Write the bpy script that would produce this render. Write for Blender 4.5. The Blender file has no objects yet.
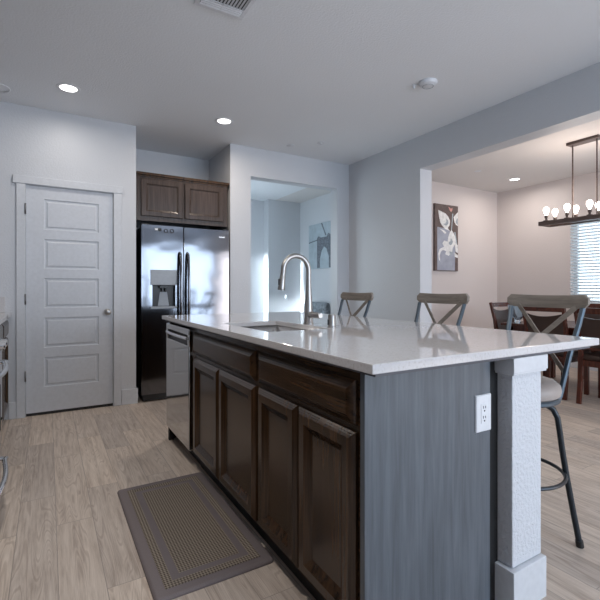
import bpy, bmesh, math, random
from mathutils import Vector, Matrix
PI = math.pi
random.seed(4)
S = bpy.context.scene
COL = S.collection

# ------------------------------------------------------------ camera
cam_d = bpy.data.cameras.new('camera'); cam = bpy.data.objects.new('camera', cam_d); COL.objects.link(cam)
cam_d.sensor_width = 36; cam_d.lens = 427 / 600 * 36
cam_d.shift_y = -11 / 600; cam_d.clip_start = 0.02
cam.location = (0, 0, 1.12); cam.rotation_euler = (PI / 2, 0, -math.radians(30.55))
S.camera = cam
# ------------------------------------------------------------ exposure / world
S.view_settings.view_transform = 'Standard'; S.view_settings.look = 'None'
S.view_settings.gamma = 1; S.view_settings.use_curve_mapping = False
S.view_settings.exposure = 0.2
W = bpy.data.worlds.new('daylight'); S.world = W; W.use_nodes = True
W.node_tree.nodes['Background'].inputs[0].default_value = (0.72, 0.86, 1.0, 1)
W.node_tree.nodes['Background'].inputs[1].default_value = 1.15


def area(name, loc, rot, sx, sy, power, col, spread=180):
    d = bpy.data.lights.new(name, 'AREA'); d.shape = 'RECTANGLE'; d.size = sx; d.size_y = sy
    d.energy = power; d.color = col; d.spread = math.radians(spread)
    o = bpy.data.objects.new(name, d); COL.objects.link(o); o.location = loc; o.rotation_euler = rot
    return o


# daylight entering through the windows of the rooms, then two added hall beams
area('daylight_front_windows', (2.65, -3.04, 1.30), (-PI / 2, 0, PI), 2.9, 2.0, 105, (0.66, 0.81, 1.0))
area('daylight_dining_window', (6.60, 2.35, 1.5), (0, PI / 2, 0), 1.1, 1.8, 9, (0.86, 0.92, 1.0))
area('daylight_dining_patio', (5.2, -3.04, 1.2), (-PI / 2, 0, PI), 1.9, 2.1, 70, (0.95, 0.86, 0.82))
area('daylight_hall_window', (1.92, 5.9, 1.5), (0, -PI / 2, 0), 1.4, 1.3, 17, (0.74, 0.90, 1.0))
area('added_hall_strip_light', (1.90, 6.93, 0.86), (0, -PI / 2, 0), 1.6, 0.16, 9, (0.85, 0.95, 1.0), 12)  # added narrow beam for the bright wall strip, no window built behind it
area('added_hall_patch_light', (1.90, 6.35, 0.55), (0, -PI / 2, math.radians(11)), 0.7, 0.25, 5, (0.85, 0.95, 1.0), 14)  # added narrow beam for the bright patch low on the hall back wall


# ------------------------------------------------------------ node materials
def new_mat(name):
    m = bpy.data.materials.new(name); m.use_nodes = True
    return m, m.node_tree, m.node_tree.nodes['Principled BSDF']


def N(nt, t, **kw):
    n = nt.nodes.new(t)
    for k, v in kw.items():
        if k.startswith('i_'):
            n.inputs[k[2:].replace('_', ' ')].default_value = v
        else:
            setattr(n, k, v)
    return n


def ramp(nt, fac, stops):
    r = nt.nodes.new('ShaderNodeValToRGB'); e = r.color_ramp.elements
    while len(e) < len(stops): e.new(0.5)
    for k, (p, c) in enumerate(stops):
        e[k].position = p; e[k].color = (*c, 1) if len(c) == 3 else c
    nt.links.new(fac, r.inputs[0]); return r


def objco(nt, scale=(1, 1, 1), rot=(0, 0, 0)):
    tc = nt.nodes.new('ShaderNodeTexCoord'); mp = nt.nodes.new('ShaderNodeMapping')
    mp.inputs['Scale'].default_value = scale; mp.inputs['Rotation'].default_value = rot
    nt.links.new(tc.outputs['Object'], mp.inputs[0]); return mp.outputs[0]


def bump(nt, b, height, strength, dist=0.002):
    n = nt.nodes.new('ShaderNodeBump'); n.inputs['Strength'].default_value = strength
    n.inputs['Distance'].default_value = dist
    nt.links.new(height, n.inputs['Height']); nt.links.new(n.outputs[0], b.inputs['Normal'])


def plain(name, col, rough=0.5, metal=0.0, nscale=40, namt=0.04, bscale=None, bamt=0.1, bdist=0.001, emit=None, coat=0):
    m, nt, b = new_mat(name)
    co = objco(nt)
    n = N(nt, 'ShaderNodeTexNoise', i_Scale=nscale, i_Detail=3.0); nt.links.new(co, n.inputs['Vector'])
    r = ramp(nt, n.outputs[0], [(0.3, tuple(max(0, c * (1 - namt)) for c in col)), (0.7, tuple(min(1, c * (1 + namt)) for c in col))])
    nt.links.new(r.outputs[0], b.inputs['Base Color'])
    b.inputs['Roughness'].default_value = rough; b.inputs['Metallic'].default_value = metal
    if coat: b.inputs['Coat Weight'].default_value = coat; b.inputs['Coat Roughness'].default_value = 0.1
    if bscale:
        n2 = N(nt, 'ShaderNodeTexNoise', i_Scale=bscale, i_Detail=3.0); nt.links.new(co, n2.inputs['Vector'])
        bump(nt, b, n2.outputs[0], bamt, bdist)
    if emit:
        b.inputs['Emission Color'].default_value = (*emit[0], 1); b.inputs['Emission Strength'].default_value = emit[1]
    return m


def wood(name, c1, c2, axis='Z', rough=0.32, scale=1.0, spec=0.5, bamt=0.12, coat=0.0):
    m, nt, b = new_mat(name)
    st = {'X': (1.2, 22, 22), 'Y': (22, 1.2, 22), 'Z': (22, 22, 1.2)}[axis]
    co = objco(nt, tuple(s * scale for s in st))
    n = N(nt, 'ShaderNodeTexNoise', i_Scale=1.6, i_Detail=6.0, i_Roughness=0.6, i_Distortion=0.6); nt.links.new(co, n.inputs['Vector'])
    n2 = N(nt, 'ShaderNodeTexNoise', i_Scale=7.0, i_Detail=4.0); nt.links.new(co, n2.inputs['Vector'])
    mx = N(nt, 'ShaderNodeMath', operation='MULTIPLY_ADD'); nt.links.new(n2.outputs[0], mx.inputs[0]); mx.inputs[1].default_value = 0.35
    nt.links.new(n.outputs[0], mx.inputs[2])
    r = ramp(nt, mx.outputs[0], [(0.45, c1), (0.85, c2)])
    nt.links.new(r.outputs[0], b.inputs['Base Color'])
    b.inputs['Roughness'].default_value = rough; b.inputs['Specular IOR Level'].default_value = spec
    b.inputs['Coat Weight'].default_value = coat; b.inputs['Coat Roughness'].default_value = 0.16
    bump(nt, b, n2.outputs[0], bamt, 0.0006)
    return m


def wall_mat(name, col, rough=0.5, bs=0.25):
    m, nt, b = new_mat(name)
    co = objco(nt)
    n = N(nt, 'ShaderNodeTexNoise', i_Scale=1.4, i_Detail=2.0); nt.links.new(co, n.inputs['Vector'])
    r = ramp(nt, n.outputs[0], [(0.3, tuple(c * 0.98 for c in col)), (0.7, col)])
    nt.links.new(r.outputs[0], b.inputs['Base Color'])
    b.inputs['Roughness'].default_value = rough
    v = N(nt, 'ShaderNodeTexNoise', i_Scale=75.0, i_Detail=3.0, i_Roughness=0.55); nt.links.new(co, v.inputs['Vector'])
    r2 = ramp(nt, v.outputs[0], [(0.42, (0, 0, 0)), (0.62, (1, 1, 1))])
    bump(nt, b, r2.outputs[0], bs, 0.002)
    return m


M = {}
M['wall'] = wall_mat('kitchen_wall_paint', (0.595, 0.615, 0.65), 0.42)
M['dwall'] = wall_mat('dining_wall_paint', (0.63, 0.575, 0.56), 0.5)
M['ceil'] = wall_mat('ceiling_paint', (0.80, 0.825, 0.86), 0.7, 0.3)
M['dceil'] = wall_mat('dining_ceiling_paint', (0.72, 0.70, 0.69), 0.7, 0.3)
M['trim'] = plain('trim_paint', (0.60, 0.625, 0.665), 0.35, bscale=60, bamt=0.03)
M['column'] = wall_mat('textured_column_paint', (0.60, 0.625, 0.67), 0.5, 0.8)
M['door'] = plain('door_paint', (0.59, 0.62, 0.67), 0.38, bscale=90, bamt=0.05)
M['plastic'] = plain('white_plastic', (0.70, 0.72, 0.76), 0.35)
M['grey_plastic'] = plain('grey_plastic', (0.32, 0.35, 0.39), 0.35)
M['black'] = plain('black_plastic', (0.012, 0.012, 0.013), 0.4)
M['kick'] = plain('toe_kick_black', (0.006, 0.0055, 0.006), 0.6)
M['cab'] = wood('espresso_wood', (0.012, 0.0065, 0.003), (0.072, 0.036, 0.016), 'Z', 0.22, spec=0.5, bamt=0.03)
M['cabh'] = wood('espresso_wood_horizontal', (0.012, 0.0065, 0.003), (0.066, 0.034, 0.0155), 'Y', 0.22, spec=0.5, bamt=0.03)
M['cabx'] = wood('espresso_wood_wall_cabinet', (0.030, 0.020, 0.015), (0.068, 0.046, 0.037), 'Z', 0.25)
M['sheen_veneer'] = wood('veneer_painted_daylight_sheen', (0.058, 0.070, 0.085), (0.108, 0.126, 0.150), 'Z', 0.42)  # blue-grey daylight sheen is painted into this wood colour
M['ply'] = wood('plywood_underlay', (0.05, 0.05, 0.06), (0.12, 0.12, 0.14), 'X', 0.6)
M['steel'] = plain('brushed_steel', (0.62, 0.62, 0.63), 0.26, 1.0, bscale=30, bamt=0.02)
M['nickel'] = plain('brushed_nickel', (0.40, 0.39, 0.38), 0.36, 1.0)
M['hinge'] = plain('dark_nickel', (0.22, 0.22, 0.23), 0.35, 1.0)
M['chrome'] = plain('chrome', (0.75, 0.76, 0.78), 0.10, 1.0)
M['blackmetal'] = plain('black_powder_coat', (0.018, 0.024, 0.032), 0.33, 0.3)
M['bluemetal'] = plain('blue_grey_metal', (0.07, 0.095, 0.12), 0.35, 0.5)
M['railwood'] = wood('stool_grey_wood', (0.15, 0.13, 0.11), (0.26, 0.23, 0.20), 'Y', 0.5)
M['seatfab'] = plain('stool_taupe_vinyl', (0.33, 0.29, 0.27), 0.5, bscale=200, bamt=0.2)
M['dwood'] = wood('dining_mahogany', (0.035, 0.009, 0.006), (0.10, 0.026, 0.015), 'Z', 0.25)
M['dleather'] = plain('dark_brown_leather', (0.035, 0.018, 0.014), 0.35, bscale=120, bamt=0.2)
M['bronze'] = wood('chandelier_bronze_wood', (0.05, 0.032, 0.028), (0.12, 0.085, 0.075), 'Y', 0.45)
M['bulb'] = plain('glowing_bulb', (1, 0.95, 0.85), 0.3, emit=((1.0, 0.93, 0.86), 5.0))
M['lamp'] = plain('glowing_diffuser', (1, 1, 1), 0.4, emit=((1.0, 0.96, 0.92), 5.0))
M['dark'] = plain('dark_recess', (0.03, 0.03, 0.035), 0.5)
M['matb'] = plain('mat_taupe_border', (0.175, 0.148, 0.152), 0.65, nscale=300, namt=0.12, bscale=500, bamt=0.3)
M['blind'] = plain('blind_slat_white', (0.80, 0.86, 0.90), 0.5)
M['blind'].node_tree.nodes['Principled BSDF'].inputs['Transmission Weight'].default_value = 0.0
M['stonegrey'] = plain('mottled_grey_fabric', (0.22, 0.25, 0.28), 0.7, nscale=28, namt=0.5)
M['white_ptr'] = plain('petal_white', (0.72, 0.72, 0.72), 0.6, nscale=25, namt=0.16)
M['canvas_dark'] = plain('canvas_brown', (0.12, 0.085, 0.08), 0.7, nscale=12, namt=0.25)
M['canvas_blue'] = plain('canvas_lilac_grey', (0.33, 0.35, 0.42), 0.7, nscale=9, namt=0.12)
M['canvas_pale'] = plain('canvas_pale_grey', (0.40, 0.47, 0.52), 0.7, nscale=9, namt=0.10)
M['ink'] = plain('print_dark_grey', (0.15, 0.17, 0.20), 0.7, nscale=40, namt=0.35)
M['ink2'] = plain('print_mid_grey', (0.33, 0.37, 0.41), 0.7, nscale=40, namt=0.2)
M['pink'] = plain('print_pink', (0.6, 0.30, 0.27), 0.7)


def mat_floor():
    m, nt, b = new_mat('wood_look_plank_floor')
    tc = nt.nodes.new('ShaderNodeTexCoord'); sp = nt.nodes.new('ShaderNodeSeparateXYZ'); nt.links.new(tc.outputs['Object'], sp.inputs[0])
    ax = N(nt, 'ShaderNodeMath', operation='ADD'); ax.inputs[1].default_value = 10 * 0.157 - 0.034; nt.links.new(sp.outputs[0], ax.inputs[0])
    ay = N(nt, 'ShaderNodeMath', operation='ADD'); ay.inputs[1].default_value = 10.35; nt.links.new(sp.outputs[1], ay.inputs[0])
    cb = nt.nodes.new('ShaderNodeCombineXYZ'); nt.links.new(ay.outputs[0], cb.inputs[0]); nt.links.new(ax.outputs[0], cb.inputs[1])
    br = nt.nodes.new('ShaderNodeTexBrick'); nt.links.new(cb.outputs[0], br.inputs['Vector'])
    br.offset = 0.37; br.offset_frequency = 2
    for k, v in {'Scale': 1.0, 'Mortar Size': 0.0016, 'Mortar Smooth': 0.3, 'Bias': 0.0, 'Brick Width': 0.93, 'Row Height': 0.157}.items(): br.inputs[k].default_value = v
    br.inputs['Color1'].default_value = (0, 0, 0, 1); br.inputs['Color2'].default_value = (1, 1, 1, 1); br.inputs['Mortar'].default_value = (0.5, 0.5, 0.5, 1)
    sc = N(nt, 'ShaderNodeVectorMath', operation='MULTIPLY'); sc.inputs[1].default_value = (0.55, 8, 1); nt.links.new(cb.outputs[0], sc.inputs[0])
    off = N(nt, 'ShaderNodeVectorMath', operation='MULTIPLY'); off.inputs[1].default_value = (37, 91, 53); nt.links.new(br.outputs['Color'], off.inputs[0])
    ad = N(nt, 'ShaderNodeVectorMath', operation='ADD'); nt.links.new(sc.outputs[0], ad.inputs[0]); nt.links.new(off.outputs[0], ad.inputs[1])
    n1 = N(nt, 'ShaderNodeTexNoise', i_Scale=0.9, i_Detail=1.5, i_Distortion=0.25); nt.links.new(ad.outputs[0], n1.inputs['Vector'])
    # cathedral rings: sine of a low noise
    mu = N(nt, 'ShaderNodeMath', operation='MULTIPLY'); mu.inputs[1].default_value = 190; nt.links.new(n1.outputs[0], mu.inputs[0])
    sn = N(nt, 'ShaderNodeMath', operation='SINE'); nt.links.new(mu.outputs[0], sn.inputs[0])
    n2 = N(nt, 'ShaderNodeTexNoise', i_Scale=5.5, i_Detail=7.0, i_Roughness=0.68); nt.links.new(ad.outputs[0], n2.inputs['Vector'])
    ma = N(nt, 'ShaderNodeMath', operation='MULTIPLY_ADD'); ma.inputs[1].default_value = 0.055; nt.links.new(sn.outputs[0], ma.inputs[0]); nt.links.new(n2.outputs[0], ma.inputs[2])
    r = ramp(nt, ma.outputs[0], [(0.34, (0.46, 0.38, 0.32)), (0.48, (0.63, 0.54, 0.465)), (0.64, (0.74, 0.65, 0.57))])
    vein = ramp(nt, sn.outputs[0], [(0.0, (1, 1, 1)), (0.72, (1, 1, 1)), (0.98, (0.78, 0.75, 0.73))])
    vm = N(nt, 'ShaderNodeMix', data_type='RGBA', blend_type='MULTIPLY'); vm.inputs[0].default_value = 1
    nt.links.new(r.outputs[0], vm.inputs[6]); nt.links.new(vein.outputs[0], vm.inputs[7])
    tone = ramp(nt, br.outputs['Color'], [(0.0, (0.76, 0.765, 0.785)), (1.0, (1.0, 0.985, 0.965))])
    mix = N(nt, 'ShaderNodeMix', data_type='RGBA', blend_type='MULTIPLY'); mix.inputs[0].default_value = 1
    nt.links.new(vm.outputs[2], mix.inputs[6]); nt.links.new(tone.outputs[0], mix.inputs[7])
    seam = N(nt, 'ShaderNodeMix', data_type='RGBA'); nt.links.new(br.outputs['Fac'], seam.inputs[0]); nt.links.new(mix.outputs[2], seam.inputs[6])
    seam.inputs[7].default_value = (0.31, 0.265, 0.23, 1)
    nt.links.new(seam.outputs[2], b.inputs['Base Color'])
    b.inputs['Roughness'].default_value = 0.42
    bump(nt, b, ma.outputs[0], 0.5, 0.002)
    return m


def mat_quartz():
    m, nt, b = new_mat('white_speckled_quartz')
    co = objco(nt)
    v = N(nt, 'ShaderNodeTexVoronoi', i_Scale=160.0); nt.links.new(co, v.inputs['Vector'])
    n = N(nt, 'ShaderNodeTexNoise', i_Scale=130.0, i_Detail=4.0); nt.links.new(co, n.inputs['Vector'])
    r = ramp(nt, n.outputs[0], [(0.30, (0.50, 0.485, 0.48)), (0.42, (0.59, 0.58, 0.59)), (0.6, (0.61, 0.605, 0.62))])
    nt.links.new(r.outputs[0], b.inputs['Base Color'])
    b.inputs['Roughness'].default_value = 0.03; b.inputs['IOR'].default_value = 1.65
    return m


def mat_blackstainless(name, col, rough, wav):
    m, nt, b = new_mat(name)
    co = objco(nt, (3.0, 3.0, 5.0))
    n = N(nt, 'ShaderNodeTexNoise', i_Scale=0.8, i_Detail=1.5); nt.links.new(co, n.inputs['Vector'])
    b.inputs['Base Color'].default_value = (*col, 1); b.inputs['Metallic'].default_value = 1
    b.inputs['Roughness'].default_value = rough
    bump(nt, b, n.outputs[0], wav, 0.02)
    return m


def mat_weave():
    m, nt, b = new_mat('mat_basket_weave')
    co = objco(nt, (1, 1, 1), (0, 0, PI / 4))
    ck = N(nt, 'ShaderNodeTexChecker', i_Scale=120.0); nt.links.new(co, ck.inputs['Vector'])
    ck.inputs['Color1'].default_value = (0.30, 0.255, 0.205, 1); ck.inputs['Color2'].default_value = (0.085, 0.065, 0.05, 1)
    nt.links.new(ck.outputs[0], b.inputs['Base Color']); b.inputs['Roughness'].default_value = 0.75
    bump(nt, b, ck.outputs['Fac'], 0.15, 0.001)
    return m


def mat_glass(name, col, rough=0.02):
    m, nt, b = new_mat(name)
    n = N(nt, 'ShaderNodeTexNoise', i_Scale=3.0)
    r = ramp(nt, n.outputs[0], [(0, col), (1, col)]); nt.links.new(r.outputs[0], b.inputs['Base Color'])
    b.inputs['Transmission Weight'].default_value = 1; b.inputs['Roughness'].default_value = rough
    return m


M['floor'] = mat_floor(); M['quartz'] = mat_quartz(); M['weave'] = mat_weave()
M['fridge'] = mat_blackstainless('fridge_black_stainless', (0.185, 0.19, 0.21), 0.10, 0.16)
M['dw'] = mat_blackstainless('dishwasher_stainless', (0.55, 0.55, 0.55), 0.08, 0.06)
M['glass'] = mat_glass('window_glass', (0.95, 1, 1)); M['bowlglass'] = mat_glass('blue_clear_glass', (0.72, 0.86, 0.97), 0.05)


# ------------------------------------------------------------ mesh builder
class MB:
    def __init__(s): s.bm = bmesh.new()

    def add(s, bm2, flat=False):
        bm2.normal_update()
        for f in bm2.faces: f.smooth = not (flat and max(abs(c) for c in f.normal) > 0.9995)
        me = bpy.data.meshes.new('tmp'); bm2.to_mesh(me); bm2.free(); s.bm.from_mesh(me); bpy.data.meshes.remove(me); return s

    def box(s, x0, x1, y0, y1, z0, z1, bev=0.0, seg=2):
        b = bmesh.new(); bmesh.ops.create_cube(b, size=1)
        bmesh.ops.scale(b, vec=(x1 - x0, y1 - y0, z1 - z0), verts=b.verts)
        bmesh.ops.translate(b, vec=((x0 + x1) / 2, (y0 + y1) / 2, (z0 + z1) / 2), verts=b.verts)
        if bev: bmesh.ops.bevel(b, geom=b.edges[:], offset=bev, segments=seg, affect='EDGES', profile=0.5)
        return s.add(b, True)

    def obox(s, p0, p1, w, t, up=(0, 0, 1), bev=0.0):
        """box bar from p0 to p1, w across, t along 'up'-ish normal"""
        p0, p1 = Vector(p0), Vector(p1); d = (p1 - p0); L = d.length; d.normalize()
        a = d.cross(Vector(up)).normalized(); n = a.cross(d).normalized()
        b = bmesh.new(); bmesh.ops.create_cube(b, size=1)
        bmesh.ops.scale(b, vec=(L, w, t), verts=b.verts)
        if bev: bmesh.ops.bevel(b, geom=b.edges[:], offset=bev, segments=2, affect='EDGES', profile=0.5)
        b.normal_update(); fl = [f for f in b.faces if max(abs(c) for c in f.normal) > 0.9995]
        mat = Matrix((d, a, n)).transposed().to_4x4(); mat.translation = (p0 + p1) / 2
        bmesh.ops.transform(b, matrix=mat, verts=b.verts)
        for f in b.faces: f.smooth = True
        for f in fl: f.smooth = False
        me = bpy.data.meshes.new('tmp'); b.to_mesh(me); b.free(); s.bm.from_mesh(me); bpy.data.meshes.remove(me); return s

    def tube(s, pts, r, seg=12, closed=False, cap=True):
        pts = [Vector(p) for p in pts]; n = len(pts); rs = r if isinstance(r, (list, tuple)) else [r] * n
        b = bmesh.new(); rings = []; prev = None
        for i, p in enumerate(pts):
            if closed: t = (pts[(i + 1) % n] - pts[i - 1])
            else: t = pts[min(i + 1, n - 1)] - pts[max(i - 1, 0)]
            t.normalize()
            if prev is None:
                ref = Vector((0, 0, 1)) if abs(t.z) < 0.9 else Vector((1, 0, 0)); a = t.cross(ref).normalized()
            else:
                a = (prev - t * prev.dot(t)).normalized()
            prev = a; c = t.cross(a)
            rings.append([b.verts.new(p + (a * math.cos(2 * PI * k / seg) + c * math.sin(2 * PI * k / seg)) * rs[i]) for k in range(seg)])
        m = n if closed else n - 1
        for i in range(m):
            A, B = rings[i], rings[(i + 1) % n]
            for k in range(seg): b.faces.new((A[k], A[(k + 1) % seg], B[(k + 1) % seg], B[k]))
        if not closed and cap: b.faces.new(rings[0][::-1]); b.faces.new(rings[-1])
        bmesh.ops.recalc_face_normals(b, faces=b.faces[:]); return s.add(b)

    def lathe(s, prof, c=(0, 0, 0), seg=32, axis='Z'):
        b = bmesh.new(); rings = []
        for r, z in prof:
            if r < 1e-6: rings.append([b.verts.new((0, 0, z))])
            else: rings.append([b.verts.new((r * math.cos(2 * PI * k / seg), r * math.sin(2 * PI * k / seg), z)) for k in range(seg)])
        for A, B in zip(rings, rings[1:]):
            for k in range(seg):
                q = [A[k % len(A)], A[(k + 1) % len(A)], B[(k + 1) % len(B)], B[k % len(B)]]
                q2 = []
                for v in q:
                    if v not in q2: q2.append(v)
                if len(q2) > 2: b.faces.new(q2)
        if axis == 'X': bmesh.ops.rotate(b, matrix=Matrix.Rotation(PI / 2, 3, 'Y'), verts=b.verts)
        if axis == '-X': bmesh.ops.rotate(b, matrix=Matrix.Rotation(-PI / 2, 3, 'Y'), verts=b.verts)
        if axis == '-Y': bmesh.ops.rotate(b, matrix=Matrix.Rotation(PI / 2, 3, 'X'), verts=b.verts)
        bmesh.ops.translate(b, vec=c, verts=b.verts); bmesh.ops.recalc_face_normals(b, faces=b.faces[:]); return s.add(b)

    def rings(s, u0, u1, v0, v1, prof, mp, back=True):
        """concentric rectangles: prof = [(inset, height)], mp maps (u,v,h) to space"""
        b = bmesh.new(); R = []
        for ins, h in prof:
            R.append([b.verts.new(mp(u, v, h)) for u, v in ((u0 + ins, v0 + ins), (u1 - ins, v0 + ins), (u1 - ins, v1 - ins), (u0 + ins, v1 - ins))])
        for A, B in zip(R, R[1:]):
            for k in range(4): b.faces.new((A[k], A[(k + 1) % 4], B[(k + 1) % 4], B[k]))
        b.faces.new(R[-1])
        if back: b.faces.new(R[0][::-1])
        bmesh.ops.recalc_face_normals(b, faces=b.faces[:]); return s.add(b)

    def prism(s, poly, h0, h1, mp):
        b = bmesh.new()
        A = [b.verts.new(mp(u, v, h0)) for u, v in poly]; B = [b.verts.new(mp(u, v, h1)) for u, v in poly]
        n = len(poly)
        for k in range(n): b.faces.new((A[k], A[(k + 1) % n], B[(k + 1) % n], B[k]))
        b.faces.new(A[::-1]); b.faces.new(B); bmesh.ops.recalc_face_normals(b, faces=b.faces[:]); return s.add(b)

    def build(s, name, mat, parent=None, smooth=True):
        bm = s.bm
        off = Vector((0, 0, 0)); p = parent
        while p is not None: off += Vector(p.location); p = p.parent
        if off.length: bmesh.ops.translate(bm, vec=-off, verts=bm.verts)
        if smooth:
            for e in bm.edges:
                if len(e.link_faces) == 2 and e.calc_face_angle(0) > math.radians(34): e.smooth = False
        else:
            for f in bm.faces: f.smooth = False
        me = bpy.data.meshes.new(name); bm.to_mesh(me); bm.free(); me.materials.append(mat)
        o = bpy.data.objects.new(name, me); COL.objects.link(o)
        if parent: o.parent = parent
        return o


def thing(name, label, cat, loc=(0, 0, 0), group=None):
    o = bpy.data.objects.new(name, None); COL.objects.link(o); o.location = loc; o.empty_display_size = 0.1
    o['label'] = label; o['category'] = cat
    if group: o['group'] = group
    return o


def tag(o, label, cat, group=None):
    o['label'] = label; o['category'] = cat
    if group: o['group'] = group
    return o


def struct(name, mb, mat, parent=None, smooth=True):
    o = mb.build(name, mat, parent, smooth)
    if parent is None: o['kind'] = 'structure'
    return o


def dup(root, loc, rz, label, group=None):
    r = root.copy(); COL.objects.link(r); r.location = loc; r.rotation_euler = (0, 0, rz); r['label'] = label
    if group: r['group'] = group
    for ch in list(root.children):
        c = ch.copy(); COL.objects.link(c); c.parent = r
        for g in ch.children:
            d = g.copy(); COL.objects.link(d); d.parent = c
    return r


CH = 2.72     # ceiling height
# ============================================================ SETTING
struct('floor', MB().box(-1.0, 6.6, -3.0, 7.3, -0.06, 0), M['floor'])
struct('ceiling', MB().box(-1.0, 3.52, -3.0, 7.3, CH, CH + 0.08), M['ceil'])
struct('ceiling_dining', MB().box(3.52, 6.6, -3.0, 7.3, CH, CH + 0.08), M['dceil'])
# pantry wall with its door opening
w = MB().box(-1.0, -0.175, 4.43, 4.55, 0, CH).box(-0.175, 0.546, 4.43, 4.55, 2.042, CH).box(0.546, 0.745, 4.43, 4.55, 0, CH)
w.box(0.645, 0.745, 4.55, 5.15, 0, CH).box(-0.3, 0.645, 5.0, 5.06, 0, CH)
struct('wall_pantry', w, M['wall'])
struct('wall_alcove', MB().box(0.645, 1.85, 5.15, 5.25, 0, CH).box(1.725, 1.85, 4.578, 5.15, 0, CH), M['wall'])
w = MB().box(1.725, 1.969, 4.43, 4.578, 0, CH).box(1.969, 3.165, 4.43, 4.578, 2.395, CH).box(3.165, 3.35, 4.43, 4.578, 0, CH)
struct('wall_back', w, M['wall'])
struct('wall_right', MB().box(3.35, 3.52, 3.205, 4.578, 0, CH).box(3.35, 3.52, -3.0, 3.205, 2.38, CH), M['wall'])
struct('wall_dining_back', MB().box(3.52, 6.6, 4.46, 4.58, 0, CH), M['dwall'])
WY0, WY1, WZ0, WZ1 = 1.45, 3.30, 0.91, 2.09
w = MB().box(6.45, 6.6, -3.0, WY0, 0, CH).box(6.45, 6.6, WY1, 4.46, 0, CH).box(6.45, 6.6, WY0, WY1, 0, WZ0).box(6.45, 6.6, WY0, WY1, WZ1, CH)
struct('wall_dining_right', w, M['dwall'])
struct('wall_left', MB().box(-1.1, -1.0, -3.0, 4.55, 0, CH), M['wall'])
w = MB().box(-1.1, 1.2, -3.1, -3.0, 0, CH).box(1.2, 4.1, -3.1, -3.0, 0, .3).box(1.2, 4.1, -3.1, -3.0, 2.3, CH).box(4.1, 4.25, -3.1, -3.0, 0, CH).box(4.25, 6.15, -3.1, -3.0, 2.25, CH).box(6.15, 6.6, -3.1, -3.0, 0, CH)
struct('wall_front', w, M['wall'])
# hall beyond the opening
struct('wall_hall_back', MB().box(3.38, 4.04, 6.84, 7.02, 0, CH).box(1.8, 3.38, 7.02, 7.12, 0, CH), M['wall'])
struct('wall_hall_right', MB().box(4.04, 4.14, 4.58, 7.02, 0, CH), M['wall'])
struct('wall_hall_left', MB().box(1.80, 1.85, 5.25, 7.02, 0, CH), M['wall'])
# baseboards
BBH = 0.147
struct('baseboard_pantry', MB().box(0.612, 0.760, 4.415, 4.43, 0, BBH, 0.003).box(0.745, 0.760, 4.43, 5.15, 0, BBH, 0.003), M['trim'])
struct('baseboard_pantry_left', MB().box(-0.29, -0.236, 4.415, 4.43, 0, BBH, 0.003), M['trim'])
struct('baseboard_back', MB().box(1.725, 1.969, 4.415, 4.43, 0, BBH, 0.003).box(3.165, 3.35, 4.415, 4.43, 0, BBH, 0.003), M['trim'])
struct('baseboard_right', MB().box(3.335, 3.35, 3.19, 4.415, 0, BBH, 0.003).box(3.335, 3.535, 3.19, 3.205, 0, BBH, 0.003), M['trim'])
struct('baseboard_dining_back', MB().box(3.52, 6.435, 4.445, 4.46, 0, BBH, 0.003), M['trim'])
struct('baseboard_dining_right', MB().box(6.435, 6.45, -3.0, 4.46, 0, BBH, 0.003), M['trim'])
# door casing and pantry door
t = MB().box(-0.236, -0.170, 4.412, 4.432, 0, 2.037, 0.003).box(0.541, 0.608, 4.412, 4.432, 0, 2.037, 0.003)
t.box(-0.262, 0.622, 4.407, 4.432, 2.037, 2.105, 0.004).box(-0.175, -0.168, 4.43, 4.55, 0, 2.04).box(0.539, 0.546, 4.43, 4.55, 0, 2.04).box(-0.175, 0.546, 4.43, 4.55, 2.034, 2.042)
struct('trim_door_casing', t, M['trim'])


def face_y(y):   # outward normal -Y
    return lambda u, v, h: (u, y - h, v)


def face_x(x):   # outward normal -X
    return lambda u, v, h: (x - h, u, v)


def face_px(x):
    return lambda u, v, h: (x + h, u, v)


dx0, dx1, dz0, dz1 = -0.165, 0.536, 0.026, 2.031
px0, px1 = -0.031, 0.412
rows = [(1.650, 1.921), (1.300, 1.566), (0.950, 1.217), (0.597, 0.863), (0.246, 0.510)]
d = MB(); yb = 4.476; th = 0.038
mp = face_y(yb)
# slab of rails/stiles (front face pieces) built as boxes around the panels
d.box(dx0, px0, yb - th, yb, dz0, dz1).box(px1, dx1, yb - th, yb, dz0, dz1)
zc = dz1
for (a, b_) in rows:
    d.box(px0, px1, yb - th, yb, b_, zc); zc = a
d.box(px0, px1, yb - th, yb, dz0, zc)
for (a, b_) in rows:
    d.rings(px0, px1, a, b_, [(0, th), (0.004, th - 0.009), (0.012, th - 0.010), (0.020, th - 0.009), (0.030, th - 0.003), (0.034, th - 0.003)], mp, back=False)
door = struct('door_1', d, M['door'], smooth=False)
door['label'] = 'white five-panel pantry door'
kn = MB().lathe([(0.0, 0), (0.031, 0), (0.031, 0.006), (0.014, 0.010), (0.011, 0.030), (0.022, 0.038), (0.029, 0.050), (0.027, 0.062), (0.016, 0.068), (0, 0.069)], (0.488, yb - th, 0.903), 28, '-Y')
kn = kn.build('door_knob', M['nickel'], door)
for z in (1.82, 1.03, 0.36):
    MB().tube([(-0.169, 4.4075, z - 0.046), (-0.169, 4.4075, z + 0.046)], 0.0065, 10).box(-0.171, -0.166, 4.409, 4.438, z - 0.044, z + 0.044).build('hinge', M['hinge'], door)
MB().box(dx0, dx1, 4.4395, 4.474, 0.003, 0.0255).build('door_gap_shade', M['black'], door)  # black strip stands in for the shade in the gap under the door
MB().box(0.5355, 0.5385, 4.4365, 4.44, 0.87, 0.93).build('latch_plate', M['nickel'], door)

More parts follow.
